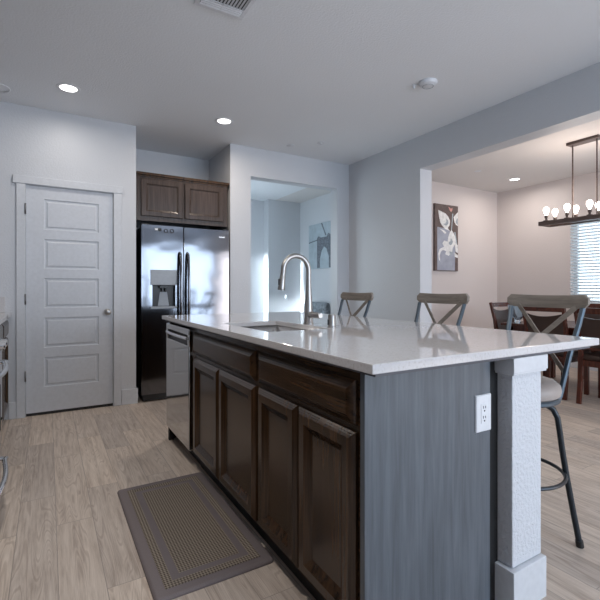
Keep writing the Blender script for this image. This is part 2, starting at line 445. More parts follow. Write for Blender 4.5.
# dining window, frame and glass
win = struct('window_1', MB().box(6.53, 6.57, WY0, WY0 + 0.05, WZ0, WZ1).box(6.53, 6.57, WY1 - 0.05, WY1, WZ0, WZ1).box(6.53, 6.57, WY0, WY1, WZ0, WZ0 + 0.05)
             .box(6.53, 6.57, WY0, WY1, WZ1 - 0.05, WZ1).box(6.535, 6.565, 2.355, 2.395, WZ0, WZ1), M['trim'])
MB().box(6.548, 6.552, WY0 + 0.05, WY1 - 0.05, WZ0 + 0.05, WZ1 - 0.05).build('window_pane', M['glass'], win)
MB().box(6.42, 6.53, WY0 - 0.03, WY1 + 0.03, WZ0 - 0.03, WZ0, 0.004).build('window_sill', M['trim'], win)
for nm, xs, zb, zt in (('window_2', (1.2, 2.17, 3.13, 4.1), .3, 2.3), ('door_2', (4.25, 5.2, 6.15), 0, 2.25)):
    f = MB(); x0, x1 = xs[0], xs[-1]
    for x_ in xs:
        a, b_ = max(x0, x_ - .045), min(x1, x_ + .045); f.box(a, b_, -3.03, -3.0, zb, zt)
    f.box(x0, x1, -3.03, -3.0, zt - .07, zt).box(x0, x1, -3.03, -3.0, zb, zb + .07)
    struct(nm, f, M['trim'])

# ============================================================ BLIND
bl = thing('window_blind', 'white horizontal-slat blind covering the dining room window', 'blind', (6.44, 2.37, WZ0))
MB().box(6.415, 6.46, WY0 + .005, WY1 - .005, 2.035, 2.088, 0.003).build('head_rail', M['blind'], bl)
sl = MB()
z = 0.955
while z < 2.03:
    a = math.radians(28)
    sl.obox((6.4385, WY0 + .01, z), (6.4385, WY1 - .01, z), 0.046, 0.0028, up=(math.sin(a), 0, math.cos(a)))
    z += 0.043
sl.build('slats', M['blind'], bl)
MB().box(6.42, 6.457, WY0 + .01, WY1 - .01, 0.915, 0.935, 0.003).build('bottom_rail', M['blind'], bl)
for y in (1.75, 2.37, 3.0):
    MB().box(6.4135, 6.4150, y - .002, y + .002, 0.93, 2.04).build('lift_cord', M['blind'], bl)

# ============================================================ ISLAND
CX0, CX1, CY0, CY1, CZ0, CZ1 = 0.740, 1.932, 0.876, 3.305, 0.892, 0.920
SX0, SX1, SY0, SY1 = 0.885, 1.238, 1.785, 2.395      # sink cut-out
ct = thing('countertop', 'white speckled quartz island countertop with polished top', 'countertop', (1.3, 2.1, CZ0))
b = bmesh.new()
def ctop():
    xs = [CX0, SX0, SX1, CX1]; ys = [CY0, SY0, SY1, CY1]
    V = {}
    for k, zz in enumerate((CZ0, CZ1)):
        for i, x in enumerate(xs):
            for j, y in enumerate(ys): V[i, j, k] = b.verts.new((x, y, zz))
    for i in range(3):
        for j in range(3):
            if (i, j) == (1, 1): continue
            for k in (0, 1):
                q = [V[i, j, k], V[i + 1, j, k], V[i + 1, j + 1, k], V[i, j + 1, k]]; b.faces.new(q)
    for i in range(3):
        for j in (0, 3): b.faces.new([V[i, j, 0], V[i + 1, j, 0], V[i + 1, j, 1], V[i, j, 1]])
        for q in (0, 3): b.faces.new([V[q, i, 0], V[q, i + 1, 0], V[q, i + 1, 1], V[q, i, 1]])
    b.faces.new([V[1, 1, 0], V[2, 1, 0], V[2, 1, 1], V[1, 1, 1]]); b.faces.new([V[1, 2, 0], V[2, 2, 0], V[2, 2, 1], V[1, 2, 1]])
    b.faces.new([V[1, 1, 0], V[1, 2, 0], V[1, 2, 1], V[1, 1, 1]]); b.faces.new([V[2, 1, 0], V[2, 2, 0], V[2, 2, 1], V[2, 1, 1]])
    bmesh.ops.recalc_face_normals(b, faces=b.faces[:])
    ed = [e for e in b.edges if len(e.link_faces) == 2 and e.calc_face_angle(0) > 1]
    bmesh.ops.bevel(b, geom=ed, offset=0.003, segments=2, affect='EDGES', profile=0.5)
ctop()
MB().add(b, True).build('slab', M['quartz'], ct)
MB().box(CX0 + .02, SX0 - .03, CY0 + .012, CY1 - .03, CZ0 - .010, CZ0).box(SX1 + .03, CX1 - .05, CY0 + .012, CY1 - .03, CZ0 - .010, CZ0)\
    .box(SX0 - .03, SX1 + .03, CY0 + .012, SY0 - .03, CZ0 - .010, CZ0).box(SX0 - .03, SX1 + .03, SY1 + .03, CY1 - .03, CZ0 - .010, CZ0).build('plywood_underlay', M['ply'], ct)

FX = 0.787       # face-frame plane
BT = CZ0 - .011  # cabinet top
BX1 = 1.335
DOORP = [(0, 0), (0, .008), (.005, .0135), (.0065, .0115), (.0115, .0170), (.013, .015), (.019, .0210), (.050, .0210), (.056, .0150), (.0575, .0170), (.0645, .0105), (.066, .0125), (.073, .006), (.0745, .008), (.081, .003)]
DRAWP = [(0, 0), (0, .007), (.006, .0135), (.0075, .0115), (.0135, .0175), (.015, .0155), (.0215, .0215), (.023, .0195), (.029, .0235)]


def base_cab(y0, y1, label, dr, doors, zt=0.852, zb=0.718):
    c = thing('base_cabinet', label, 'cabinet', (1.05, (y0 + y1) / 2, 0), 'base cabinets in the island')
    MB().box(FX + .02, BX1 - .012, y0 + .001, y0 + .019, 0.1, BT).box(FX + .02, BX1 - .012, y1 - .019, y1 - .001, 0.1, BT)\
        .box(FX + .02, BX1 - .012, y0 + .019, y1 - .019, 0.1, 0.118).box(BX1 - .012, BX1, y0 + .001, y1 - .001, 0.1, BT).build('carcass', M['cab'], c)
    f = MB().box(FX, FX + .02, y0 + .001, y0 + .028, 0.098, BT).box(FX, FX + .02, y1 - .028, y1 - .001, 0.098, BT)
    f.box(FX, FX + .02, y0 + .028, y1 - .028, zt - .015, BT).box(FX, FX + .02, y0 + .028, y1 - .028, 0.69, 0.73).box(FX, FX + .02, y0 + .028, y1 - .028, .098, .13)
    m = sum(doors[0]) / 2
    f.box(FX, FX + .02, (doors[0][1] + doors[1][0]) / 2 - .02, (doors[0][1] + doors[1][0]) / 2 + .02, .13, .69)
    f.build('face_frame', M['cabh'], c)
    MB().box(FX + .045, FX + .06, y0, y1, 0, 0.098).build('toe_kick', M['kick'], c)
    MB().rings(dr[0], dr[1], zb, zt, DRAWP, face_x(FX)).build('drawer_front', M['cabh'], c, smooth=False)
    for a, b_ in doors:
        MB().rings(a, b_, 0.108, 0.697, DOORP, face_x(FX)).build('cabinet_door', M['cab'], c, smooth=False)
    return c


base_cab(1.680, 2.635, 'dark espresso island cabinet next to the dishwasher, below the sink', (1.700, 2.605), [(1.700, 2.148), (2.160, 2.605)])
base_cab(0.966, 1.679, 'dark espresso island cabinet at the end beside the grey end panel', (0.998, 1.665), [(0.998, 1.326), (1.338, 1.665)])
# dishwasher
dw = thing('dishwasher', 'stainless steel dishwasher with pocket handle at the far end of the island', 'dishwasher', (1.05, 2.95, 0))
DY0, DY1 = 2.655, 3.245
MB().box(FX + .012, BX1 - .03, DY0 + .004, DY1 - .004, .105, .870).build('tub', M['black'], dw)
# front, rounded ends, in two pieces above and below the pocket
MB().box(FX - .028, FX + .010, DY0, DY1, .105, .762, 0.006, 3).box(FX - .028, FX + .010, DY0, DY1, .826, .868, 0.005, 3)\
    .box(FX - .028, FX + .010, DY0, DY0 + .035, .755, .832, .004).box(FX - .028, FX + .010, DY1 - .035, DY1, .755, .832, .004).build('front_panel', M['dw'], dw)
MB().box(FX - .004, FX + .008, DY0 + .03, DY1 - .03, .755, .832).build('handle_pocket', M['black'], dw)
hp = [(FX - .030 - .012 * math.sin(PI * k / 12), DY0 + .03 + (DY1 - DY0 - .06) * k / 12, .806 - .0 * k) for k in range(13)]
MB().tube(hp, .011, 10).build('handle', M['steel'], dw)
MB().box(FX + .05, FX + .06, DY0, DY1, .0, .10).build('toe_kick', M['kick'], dw)
MB().box(FX - .015, FX + .02, DY1 - .035, DY1 - .005, .0, .104).build('foot', M['kick'], dw)
ep = MB().box(FX, BX1, 3.248, 3.268, 0, BT).build('end_panel', M['cab']); tag(ep, 'dark wood panel closing the far end of the island beside the dishwasher', 'panel')
ep = MB().box(FX - .018, 1.326, 0.944, 0.9645, 0, BT, 0.0015).build('end_panel', M['sheen_veneer'])
tag(ep, 'wood grain panel tinted blue-grey with painted daylight sheen on the near end of the island', 'panel')
st = MB().box(1.328, 1.3845, 0.956, 0.9645, 0, BT).build('trim_strip', M['kick']); tag(st, 'thin dark strip between the grey end panel and white column', 'trim')
st = MB().box(FX, FX + .02, 2.6365, 2.653, 0.098, BT).build('filler_strip', M['cab']); tag(st, 'dark wood filler strip between the dishwasher and sink cabinet', 'trim')
kw = MB().box(1.337, 1.375, 1.08, 3.268, 0, BT).build('island_back_panel', M['wall']); tag(kw, 'white painted panel along the seating side of the island', 'panel')
# column
co = thing('support_column', 'white textured square column holding up the island counter corner', 'column', (1.47, 0.98, 0))
MB().box(1.386, 1.560, 0.900, 1.074, 0.15, 0.835, 0.004).build('shaft', M['column'], co)
MB().box(1.368, 1.572, 0.882, 1.078, 0.830, 0.882, 0.002).box(1.371, 1.569, .885, 1.077, .822, .832, .003).build('capital', M['trim'], co)
MB().box(1.369, 1.565, 0.883, 1.078, 0, 0.148, 0.003).build('base', M['trim'], co)
# outlet on end panel
ou = thing('wall_outlet', 'white double electrical outlet on the grey end panel of the island', 'outlet', (1.285, 0.944, 0.695))
cx, cz = 1.285, 0.695
MB().rings(cx - .040, cx + .040, cz - .063, cz + .063, [(0, 0), (0, .003), (.003, .006), (.006, .006)], face_y(0.944)).build('cover_plate', M['plastic'], ou)
MB().box(cx - .0165, cx + .0165, .9365, .9385, cz - .034, cz + .034, .0008).build('receptacle', M['plastic'], ou)
sl = MB()
for zz in (cz + .017, cz - .017):
    sl.box(cx - .0065, cx - .0045, .9355, .9370, zz, zz + .009).box(cx + .0045, cx + .0065, .9355, .9370, zz, zz + .008)
    sl.tube([(cx, .9370, zz - .008), (cx, .9355, zz - .008)], .0028, 10)
sl.build('slots', M['dark'], ou)

# sink
sk = thing('sink', 'undermounted stainless steel sink set into the white countertop', 'sink', (1.05, 2.08, 0.70))
si = MB(); x0, x1, y0, y1 = SX0 - .004, SX1 + .004, SY0 - .004, SY1 + .004
b = bmesh.new(); bmesh.ops.create_cube(b, size=1); bmesh.ops.scale(b, vec=(x1 - x0, y1 - y0, .19), verts=b.verts)
bmesh.ops.translate(b, vec=((x0 + x1) / 2, (y0 + y1) / 2, CZ0 - .095), verts=b.verts)
top = [f for f in b.faces if f.normal.z > .9]; bmesh.ops.delete(b, geom=top, context='FACES_ONLY')
bmesh.ops.bevel(b, geom=[e for e in b.edges if len(e.link_faces) == 2], offset=.02, segments=4, affect='EDGES', profile=.5)
bmesh.ops.reverse_faces(b, faces=b.faces[:])
si.add(b); bo = si.build('basin', M['steel'], sk)
so = bo.modifiers.new('thick', 'SOLIDIFY'); so.thickness = .0015; so.offset = -1
fl = MB().box(x0 - .02, x1 + .02, y0 - .02, y0 - .001, CZ0 - .0095, CZ0 - .0005).box(x0 - .02, x1 + .02, y1 + .001, y1 + .02, CZ0 - .0095, CZ0 - .0005)
fl.box(x0 - .02, x0 - .001, y0, y1, CZ0 - .0095, CZ0 - .0005).box(x1 + .001, x1 + .02, y0, y1, CZ0 - .0095, CZ0 - .0005).build('flange', M['steel'], sk)
MB().lathe([(0, .004), (.02, .004), (.034, .006), (.04, .003), (.04, .0005)], (1.05, 2.08, CZ0 - .19), 24).build('drain', M['nickel'], sk)

# faucet
fx, fy = 1.287, 2.085
fa = thing('faucet', 'brushed nickel gooseneck pull-down faucet behind the sink', 'faucet', (fx, fy, CZ1))
MB().lathe([(0, 0), (.030, 0), (.030, .004), (.026, .010), (.0245, .05), (.022, .12), (.0165, .20), (.014, .24), (.0, .24)], (fx, fy, CZ1), 28).build('body', M['nickel'], fa)
R = .082; zc = CZ1 + .305
pts = [(fx, fy, CZ1 + .22), (fx, fy, CZ1 + .26)] + [(fx - R + R * math.cos(a), fy, zc + R * math.sin(a)) for a in [PI * k / 18 for k in range(0, 18)]]
tip0 = Vector((fx - 2 * R, fy, zc)); dirn = Vector((-.12, 0, -1)).normalized()
pts += [tuple(tip0), tuple(tip0 + dirn * .03)]
MB().tube(pts, [.0155] + [.0145] * (len(pts) - 1), 16).build('neck', M['nickel'], fa)
hd = MB().tube([tuple(tip0 + dirn * a) for a in (.028, .035, .06, .105, .112)], [.0135, .0155, .017, .0205, .019], 18).build('spray_head', M['nickel'], fa)
q = tip0 + dirn * .065; MB().box(q.x - .022, q.x - .012, q.y - .007, q.y + .007, q.z - .018, q.z + .016, .003).build('spray_button', M['dark'], hd)
MB().tube([(fx, fy + .028, CZ1 + .052), (fx, fy - .01, CZ1 + .052), (fx + .004, fy - .050, CZ1 + .054), (fx + .01, fy - .105, CZ1 + .052), (fx + .01, fy - .112, CZ1 + .052)], [.010, .019, .0175, .0165, .013], 16).build('lever_handle', M['nickel'], fa)
# soap dispenser / air gap
ag = thing('air_gap', 'small brushed nickel cylinder cap on the counter right of the faucet', 'sink cap', (1.285, 1.85, CZ1))
MB().lathe([(0, 0), (.024, 0), (.024, .004), (.0205, .006), (.0205, .060), (.018, .066), (0, .067)], (1.285, 1.85, CZ1), 24).build('cap', M['nickel'], ag)
MB().box(1.262, 1.2655, 1.844, 1.856, CZ1 + .012, CZ1 + .040, .001).build('vent_slot', M['dark'], ag)

# ============================================================ STOOLS
def build_stool():
    r = thing('bar_stool', 'x', 'stool')
    for k in range(4):
        a = PI / 4 + k * PI / 2; c, s_ = math.cos(a), math.sin(a)
        prof = [(.03, .615), (.09, .618), (.135, .610), (.165, .590), (.182, .555), (.190, .50), (.200, .42), (.218, .30), (.245, .14), (.268, .012)]
        lg = MB().tube([(q * c, q * s_, z) for q, z in prof], .0125, 12).build('leg', M['blackmetal'], r)
        MB().tube([(.266 * c, .266 * s_, .028), (.270 * c, .270 * s_, .0)], .0155, 12).build('foot_cap', M['black'], lg)
    MB().tube([(.205 * math.cos(2 * PI * k / 40), .205 * math.sin(2 * PI * k / 40), .315) for k in range(40)], .008, 10, closed=True).build('footrest_ring', M['blackmetal'], r)
    MB().lathe([(0, .60), (.05, .60), (.055, .612), (.055, .635), (0, .635)], seg=24).build('swivel', M['blackmetal'], r)
    MB().lathe([(0, .634), (.182, .634), (.188, .640), (.188, .650), (.182, .656), (0, .656)], seg=48).build('seat_ring', M['bluemetal'], r)
    MB().lathe([(0, .656), (.178, .656), (.188, .664), (.192, .682), (.188, .702), (.172, .718), (.14, .727), (.08, .731), (0, .732)], seg=48).build('seat_cushion', M['seatfab'], r)
    for s_ in (-1, 1):
        MB().tube([(.11, s_ * .136, .640), (.122, s_ * .140, .646), (.132, s_ * .142, .67), (.176, s_ * .153, .82), (.232, s_ * .165, .96), (.256, s_ * .171, 1.033)], .0115, 10).build('back_post', M['bluemetal'], r)
    # curved top rail
    rl = bmesh.new(); n = 20; prev = None
    for k in range(n + 1):
        t_ = -1 + 2 * k / n; y = t_ * .194; x = .262 + .026 * (1 - t_ * t_) ; e = min(1.0, (1 - abs(t_)) / .10); e = math.sqrt(max(0.15, 1 - (1 - e) ** 2))
        zt = 1.090 + .006 * t_ * t_; zb = 1.030 + .003 * t_ * t_; zm = (zt + zb) / 2; hh = (zt - zb) / 2 * e
        q = [rl.verts.new(v) for v in ((x - .011, y, zm - hh), (x + .011, y, zm - hh), (x + .013, y, zm + hh), (x - .009, y, zm + hh))]
        if prev:
            for j in range(4): rl.faces.new((prev[j], prev[(j + 1) % 4], q[(j + 1) % 4], q[j]))
        else: rl.faces.new(q[::-1])
        prev = q
    rl.faces.new(prev); bmesh.ops.recalc_face_normals(rl, faces=rl.faces[:])
    bmesh.ops.bevel(rl, geom=[e for e in rl.edges if e.calc_face_angle(0) > 1.0], offset=.004, segments=2, affect='EDGES', profile=.5)
    MB().add(rl).build('top_rail', M['railwood'], r)
    for s_ in (-1, 1):
        MB().obox((.268, s_ * .138, 1.040), (.166 + s_ * .004, -s_ * .148, .735), .006, .022, up=(0, 0, 1), bev=.001).build('cross_bar', M['railwood'], r)
    return r


stool = build_stool()
stool['group'] = 'bar stools along the island'
stool.location = (1.80, 1.170, 0); stool['label'] = 'bar stool nearest the white column, largest cross-back at right end of the counter'
dup(stool, (1.80, 1.800, 0), 0, 'middle bar stool of the three, its cross-back rising between the other two')
dup(stool, (1.80, 2.635, 0), 0, 'bar stool farthest from the white column, cross-back just right of the faucet')

# ============================================================ FRIDGE AND WALL CABINET
fr = thing('refrigerator', 'black stainless side-by-side refrigerator with ice dispenser in the alcove', 'refrigerator', (1.25, 4.75, 0))
FY = 4.40
MB().box(.800, 1.700, 4.46, 5.10, .03, 1.745, .004).build('body', M['black'], fr)
dd = bmesh.new()
fd = MB()
DX0, DXM, DX1, FZ0, FZ1 = .790, 1.203, 1.702, .075, 1.757
# freezer door with dispenser opening
hx0, hx1, hz0, hz1 = .893, 1.120, .945, 1.160
fd.box(DX0, hx0, FY, 4.455, FZ0, FZ1).box(hx1, DXM - .004, FY, 4.455, FZ0, FZ1).box(hx0, hx1, FY, 4.455, FZ0, hz0).box(hx0, hx1, FY, 4.455, hz1, FZ1)
bmesh.ops.remove_doubles(fd.bm, verts=fd.bm.verts, dist=.0005)
d1 = fd.build('freezer_door', M['fridge'], fr, smooth=False)
d2 = MB().box(DXM + .004, DX1, FY, 4.455, FZ0, FZ1, .004, 2).build('refrigerator_door', M['fridge'], fr)


def fhandle(x, par):
    pts = [(x, FY + .002, 1.490), (x, FY - .030, 1.475), (x, FY - .046, 1.42)] + [(x, FY - .050 - .010 * math.sin(PI * k / 8), 1.36 - .6 * k / 8) for k in range(9)] + [(x, FY - .046, .70), (x, FY - .030, .645), (x, FY + .002, .63)]
    MB().tube(pts, .0135, 12).build('handle', M['fridge'], par)


fhandle(1.163, d1); fhandle(1.243, d2)
MB().rings(.876, 1.135, 1.160, 1.312, [(0, 0), (0, .006), (.004, .008), (.006, .008)], face_y(FY)).build('control_panel', M['grey_plastic'], d1)
nb = MB().box(hx0 + .002, hx1 - .002, 4.445, 4.452, hz0, hz1).box(hx0 + .001, hx0 + .004, FY + .002, 4.45, hz0, hz1).box(hx1 - .004, hx1 - .001, FY + .002, 4.45, hz0, hz1).box(hx0, hx1, FY + .002, 4.45, hz1 - .004, hz1 - .001)
nb.build('dispenser_recess', M['black'], d1)
MB().prism([(.955, .95), (1.065, .95), (1.045, 1.09), (.975, 1.09)], 0, .006, face_y(4.444)).build('dispenser_paddle', M['grey_plastic'], d1)
MB().box(.985, 1.000, 4.410, 4.436, 1.095, 1.150, .003).box(1.020, 1.035, 4.410, 4.436, 1.095, 1.150, .003).box(.965, 1.055, 4.405, 4.440, 1.128, 1.155, .003).build('dispenser_nozzle', M['black'], d1)
MB().box(.876, 1.135, FY - .012, FY + .002, .922, .946, .004).build('drip_tray', M['grey_plastic'], d1)
MB().box(.81, 1.69, 4.42, 4.47, .012, .072, .003).build('base_grille', M['black'], fr)
for xx in (.83, 1.67):
    MB().tube([(xx, 4.50, 0), (xx, 4.50, .035)], .018, 12).build('foot', M['black'], fr)
    MB().box(xx - .03, xx + .03, 4.42, 4.50, 1.745, 1.772, .004).build('hinge_cover', M['black'], fr)
MB().box(1.585, 1.650, FY - .0016, FY, 1.672, 1.684).build('badge', M['steel'], d2)
mg = tag(MB().lathe([(0, 0), (.016, 0), (.016, .005), (.012, .008), (0, .008)], (.966, FY, 1.715), 20, '-Y').box(.915, .962, FY - .008, FY - .0002, 1.705, 1.727, .003).build('fridge_magnet', M['black']), 'small black and white oval magnet at the top of the freezer door', 'magnet', 'magnets on the freezer door')
MB().box(.914, .945, FY - .0095, FY - .007, 1.706, 1.726, .001).build('white_face', M['plastic'], mg)
for xx, lb in ((1.025, 'small ring magnet on the freezer door beside the oval magnet'), (1.085, 'small ring magnet on the freezer door, nearest the door split')):
    tag(MB().tube([(xx + .017 * math.cos(2 * PI * k / 20), FY - .0035, 1.708 + .017 * math.sin(2 * PI * k / 20)) for k in range(20)], .0033, 8, closed=True).build('fridge_magnet', M['dark']), lb, 'magnet', 'magnets on the freezer door')

wc = thing('wall_cabinet', 'dark espresso two-door cabinet mounted above the refrigerator', 'cabinet', (1.23, 4.8, 1.805))
UY = 4.47
MB().box(.762, 1.698, UY, 5.145, 1.82, 2.255).build('carcass', M['cabx'], wc)
MB().box(.752, 1.700, UY - .018, UY, 1.803, 2.255).build('face_frame', M['cabx'], wc)
UP = [(0, 0), (0, .012), (.003, .016), (.007, .019), (.048, .019), (.052, .016), (.056, .0145), (.060, .008), (.066, .006), (.068, .006)]
MB().rings(.792, 1.209, 1.848, 2.222, UP, face_y(UY - .018)).build('cabinet_door', M['cabx'], wc, smooth=False)
MB().rings(1.227, 1.650, 1.848, 2.222, UP, face_y(UY - .018)).build('cabinet_door', M['cabx'], wc, smooth=False)
MB().box(.750, 1.706, UY - .026, UY + .3, 2.240, 2.256, .002).box(.750, 1.716, UY - .038, UY + .3, 2.256, 2.284, .004).build('crown_moulding', M['cab'], wc)

# ============================================================ LEFT RUN: base cabinet + range
lc = thing('base_cabinet', 'dark base cabinet against the left wall beside the pantry door', 'cabinet', (-.6, 3.63, 0), None)
LX = -.310
MB().box(-.995, LX - .02, 2.845, 4.412, .1, .884).build('carcass', M['cab'], lc)
MB().box(LX - .02, LX, 2.845, 4.412, .098, .884).build('face_frame', M['cabh'], lc)
MB().box(LX - .09, LX - .075, 2.845, 4.412, 0, .098).build('toe_kick', M['kick'], lc)
for k in range(3):
    ya = 2.87 + k * .515; yb_ = ya + .50
    MB().rings(ya, yb_, .725, .862, DRAWP, face_px(LX)).build('drawer_front', M['cabh'], lc, smooth=False)
    MB().rings(ya, yb_, .108, .712, DOORP, face_px(LX)).build('cabinet_door', M['cab'], lc, smooth=False)
lt = thing('countertop', 'white countertop along the left wall with short upstand on the pantry wall', 'countertop', (-.6, 3.63, .885))
MB().box(-.998, -.268, 2.840, 4.428, .885, .920, .003).build('slab', M['quartz'], lt)
MB().box(-.978, -.315, 4.408, 4.429, .9205, 1.055, .002).box(-.998, -.978, 2.84, 4.429, .9205, 1.055, .002).build('upstand', M['quartz'], lt)

rg = thing('range', 'stainless steel range with curved oven handle at the left edge', 'oven', (-.6, 2.45, 0))
MB().box(-.98, -.245, 2.075, 2.835, .03, .905, .003).build('body', M['black'], rg)
MB().box(-.98, -.235, 2.075, 2.835, .905, .925, .004).build('cooktop', M['black'], rg)
MB().box(-.245, -.225, 2.075, 2.835, .80, .905, .003).build('control_panel', M['dw'], rg)
for y in (2.16, 2.31, 2.6, 2.74):
    MB().lathe([(0, 0), (.026, 0), (.026, .006), (.021, .010), (.020, .035), (.016, .040), (0, .040)], (-.225, y, .835), 20, 'X').build('knob', M['chrome'], rg)
od = MB().box(-.245, -.215, 2.08, 2.83, .30, .79, .004).build('oven_door', M['dw'], rg)
MB().box(-.216, -.213, 2.18, 2.73, .38, .62, .001).build('oven_window', M['black'], od)
dr = MB().box(-.245, -.218, 2.08, 2.83, .06, .285, .004).build('warming_drawer', M['dw'], rg)
for zz, par in ((.735, od), (.225, dr)):
    pts = [(-.214, 2.16, zz), (-.19, 2.17, zz)] + [(-.195 + .020 * math.sin(PI * k / 10), 2.20 + .50 * k / 10, zz) for k in range(11)] + [(-.19, 2.73, zz), (-.214, 2.74, zz)]
    MB().tube(pts, .012, 12).build('handle', M['chrome'], par)

nc = thing('base_cabinet', 'dark base cabinet against the left wall on the near side of the range', 'cabinet', (-.6, 1.2, 0))
MB().box(-.995, LX - .02, .05, 2.065, .1, .884).build('carcass', M['cab'], nc)
MB().box(LX - .02, LX, .05, 2.065, .098, .884).build('face_frame', M['cabh'], nc)
MB().box(LX - .09, LX - .075, .05, 2.065, 0, .098).build('toe_kick', M['kick'], nc)
for k in range(4):
    ya = .075 + k * .495; yb_ = ya + .480
    MB().rings(ya, yb_, .725, .862, DRAWP, face_px(LX)).build('drawer_front', M['cabh'], nc, smooth=False)
    MB().rings(ya, yb_, .108, .712, DOORP, face_px(LX)).build('cabinet_door', M['cab'], nc, smooth=False)
nt_ = thing('countertop', 'white countertop along the left wall on the near side of the range', 'countertop', (-.6, 1.2, .885))
MB().box(-.998, -.268, .03, 2.072, .885, .920, .003).build('slab', M['quartz'], nt_)
uc = thing('wall_cabinet', 'dark wall cabinets mounted along the left wall above the counter', 'cabinet', (-.8, 2.2, 1.4))
MB().box(-.999, -.690, .05, 4.10, 1.40, 2.28).build('carcass', M['cab'], uc)
for k in range(9):
    ya = .06 + k * .449
    MB().rings(ya, ya + .44, 1.41, 2.25, UP, face_px(-.690)).build('cabinet_door', M['cab'], uc, smooth=False)

# ============================================================ FLOOR MAT
km = thing('kitchen_mat', 'grey-brown kitchen mat with woven centre panel in front of the island', 'mat', (.565, 2.05, 0))
hw, hl = .238, .490
def mring(a0, a1, zt, name, mat, parent):
    # rectangular ring between insets a0 and a1
    m_ = MB(); X, Y = .565, 2.05
    if a1 is None: m_.box(X - hw + a0, X + hw - a0, Y - hl + a0, Y + hl - a0, .012, zt, .0008)
    else:
        m_.box(X - hw + a0, X - hw + a1, Y - hl + a0, Y + hl - a0, .012, zt, .0008).box(X + hw - a1, X + hw - a0, Y - hl + a0, Y + hl - a0, .012, zt, .0008)
        m_.box(X - hw + a1, X + hw - a1, Y - hl + a0, Y - hl + a1, .012, zt, .0008).box(X - hw + a1, X + hw - a1, Y + hl - a1, Y + hl - a0, .012, zt, .0008)
    return m_.build(name, mat, parent)
b = bmesh.new()
R_ = []
poly = []
for cx_, cy_, a0 in ((.565 + hw - .02, 2.05 + hl - .02, 0), (.565 - hw + .02, 2.05 + hl - .02, PI / 2), (.565 - hw + .02, 2.05 - hl + .02, PI), (.565 + hw - .02, 2.05 - hl + .02, 1.5 * PI)):
    for k in range(6):
        a = a0 + PI / 2 * k / 5; poly.append((cx_, cy_, a))
for ins, z_ in ((0, 0), (0, .006), (.004, .011), (.012, .0135)):
    R_.append([b.verts.new((cx_ + (.02 - ins) * math.cos(a), cy_ + (.02 - ins) * math.sin(a), z_)) for cx_, cy_, a in poly])
for A, B in zip(R_, R_[1:]):
    for k in range(len(A)): b.faces.new((A[k], A[(k + 1) % len(A)], B[(k + 1) % len(A)], B[k]))
b.faces.new(R_[-1]); b.faces.new(R_[0][::-1]); bmesh.ops.recalc_face_normals(b, faces=b.faces[:])
MB().add(b).build('mat_base', M['matb'], km)
mring(.045, .080, .0150, 'woven_band', M['weave'], km)
mring(.112, None, .0150, 'woven_centre', M['weave'], km)

# ============================================================ CEILING FITTINGS
def downlight(x, y, power, label, col=(1.0, .93, .86)):
    t_ = thing('recessed_light', label, 'ceiling light', (x, y, CH), 'recessed ceiling lights')
    MB().lathe([(.062, -.001), (.064, -.005), (.083, -.004), (.086, 0), (.062, 0)], (x, y, CH), 40).build('trim_ring', M['plastic'], t_)
    MB().lathe([(0, -.002), (.0625, -.002), (.0625, -.0005), (0, -.0005)], (x, y, CH), 32).build('lens', M['lamp'], t_)
    d_ = bpy.data.lights.new('downlight_glow', 'AREA'); d_.shape = 'DISK'; d_.size = .12; d_.energy = power; d_.color = col; d_.spread = math.radians(172)
    o = bpy.data.objects.new('downlight_glow', d_); COL.objects.link(o); o.parent = t_; o.location = (0, 0, -.008)
    return t_


downlight(.141, 3.864, 3.6, 'glowing recessed ceiling light above the pantry door')
downlight(1.444, 3.870, 8, 'glowing recessed ceiling light in front of the refrigerator cabinet', (1.0, .86, .72))
downlight(5.860, 3.773, 7, 'glowing recessed ceiling light in the dining room corner')
downlight(.05, 1.5, 15.0, 'recessed ceiling light over the kitchen aisle')
downlight(1.444, -.6, 9.0, 'recessed ceiling light behind the island')

vt = thing('ceiling_vent', 'white louvred air vent in the kitchen ceiling at the top of the view', 'vent', (.855, 2.2, CH))
MB().box(.70, .99, 2.055, 2.08, CH - .008, CH, .002).box(.70, .99, 2.335, 2.36, CH - .008, CH, .002).box(.70, .725, 2.08, 2.335, CH - .008, CH, .002).box(.965, .99, 2.08, 2.335, CH - .008, CH, .002).build('frame', M['plastic'], vt)
MB().box(.725, .965, 2.08, 2.335, CH - .0015, CH - .0002).build('duct_opening', M['dark'], vt)
sl = MB()
for k in range(3): sl.obox((.727, 2.325 - k * .017, CH - .008), (.963, 2.325 - k * .017, CH - .008), .009, .0015, up=(0, 1.3, 1))
for k in range(13): sl.obox((.735 + k * .0185, 2.082, CH - .007), (.735 + k * .0185, 2.272, CH - .007), .010, .0015, up=(.6, 0, 1))
sl.box(.843, .850, 2.08, 2.335, CH - .010, CH - .004).box(.725, .965, 2.272, 2.280, CH - .010, CH - .004).build('louvres', M['plastic'], vt)

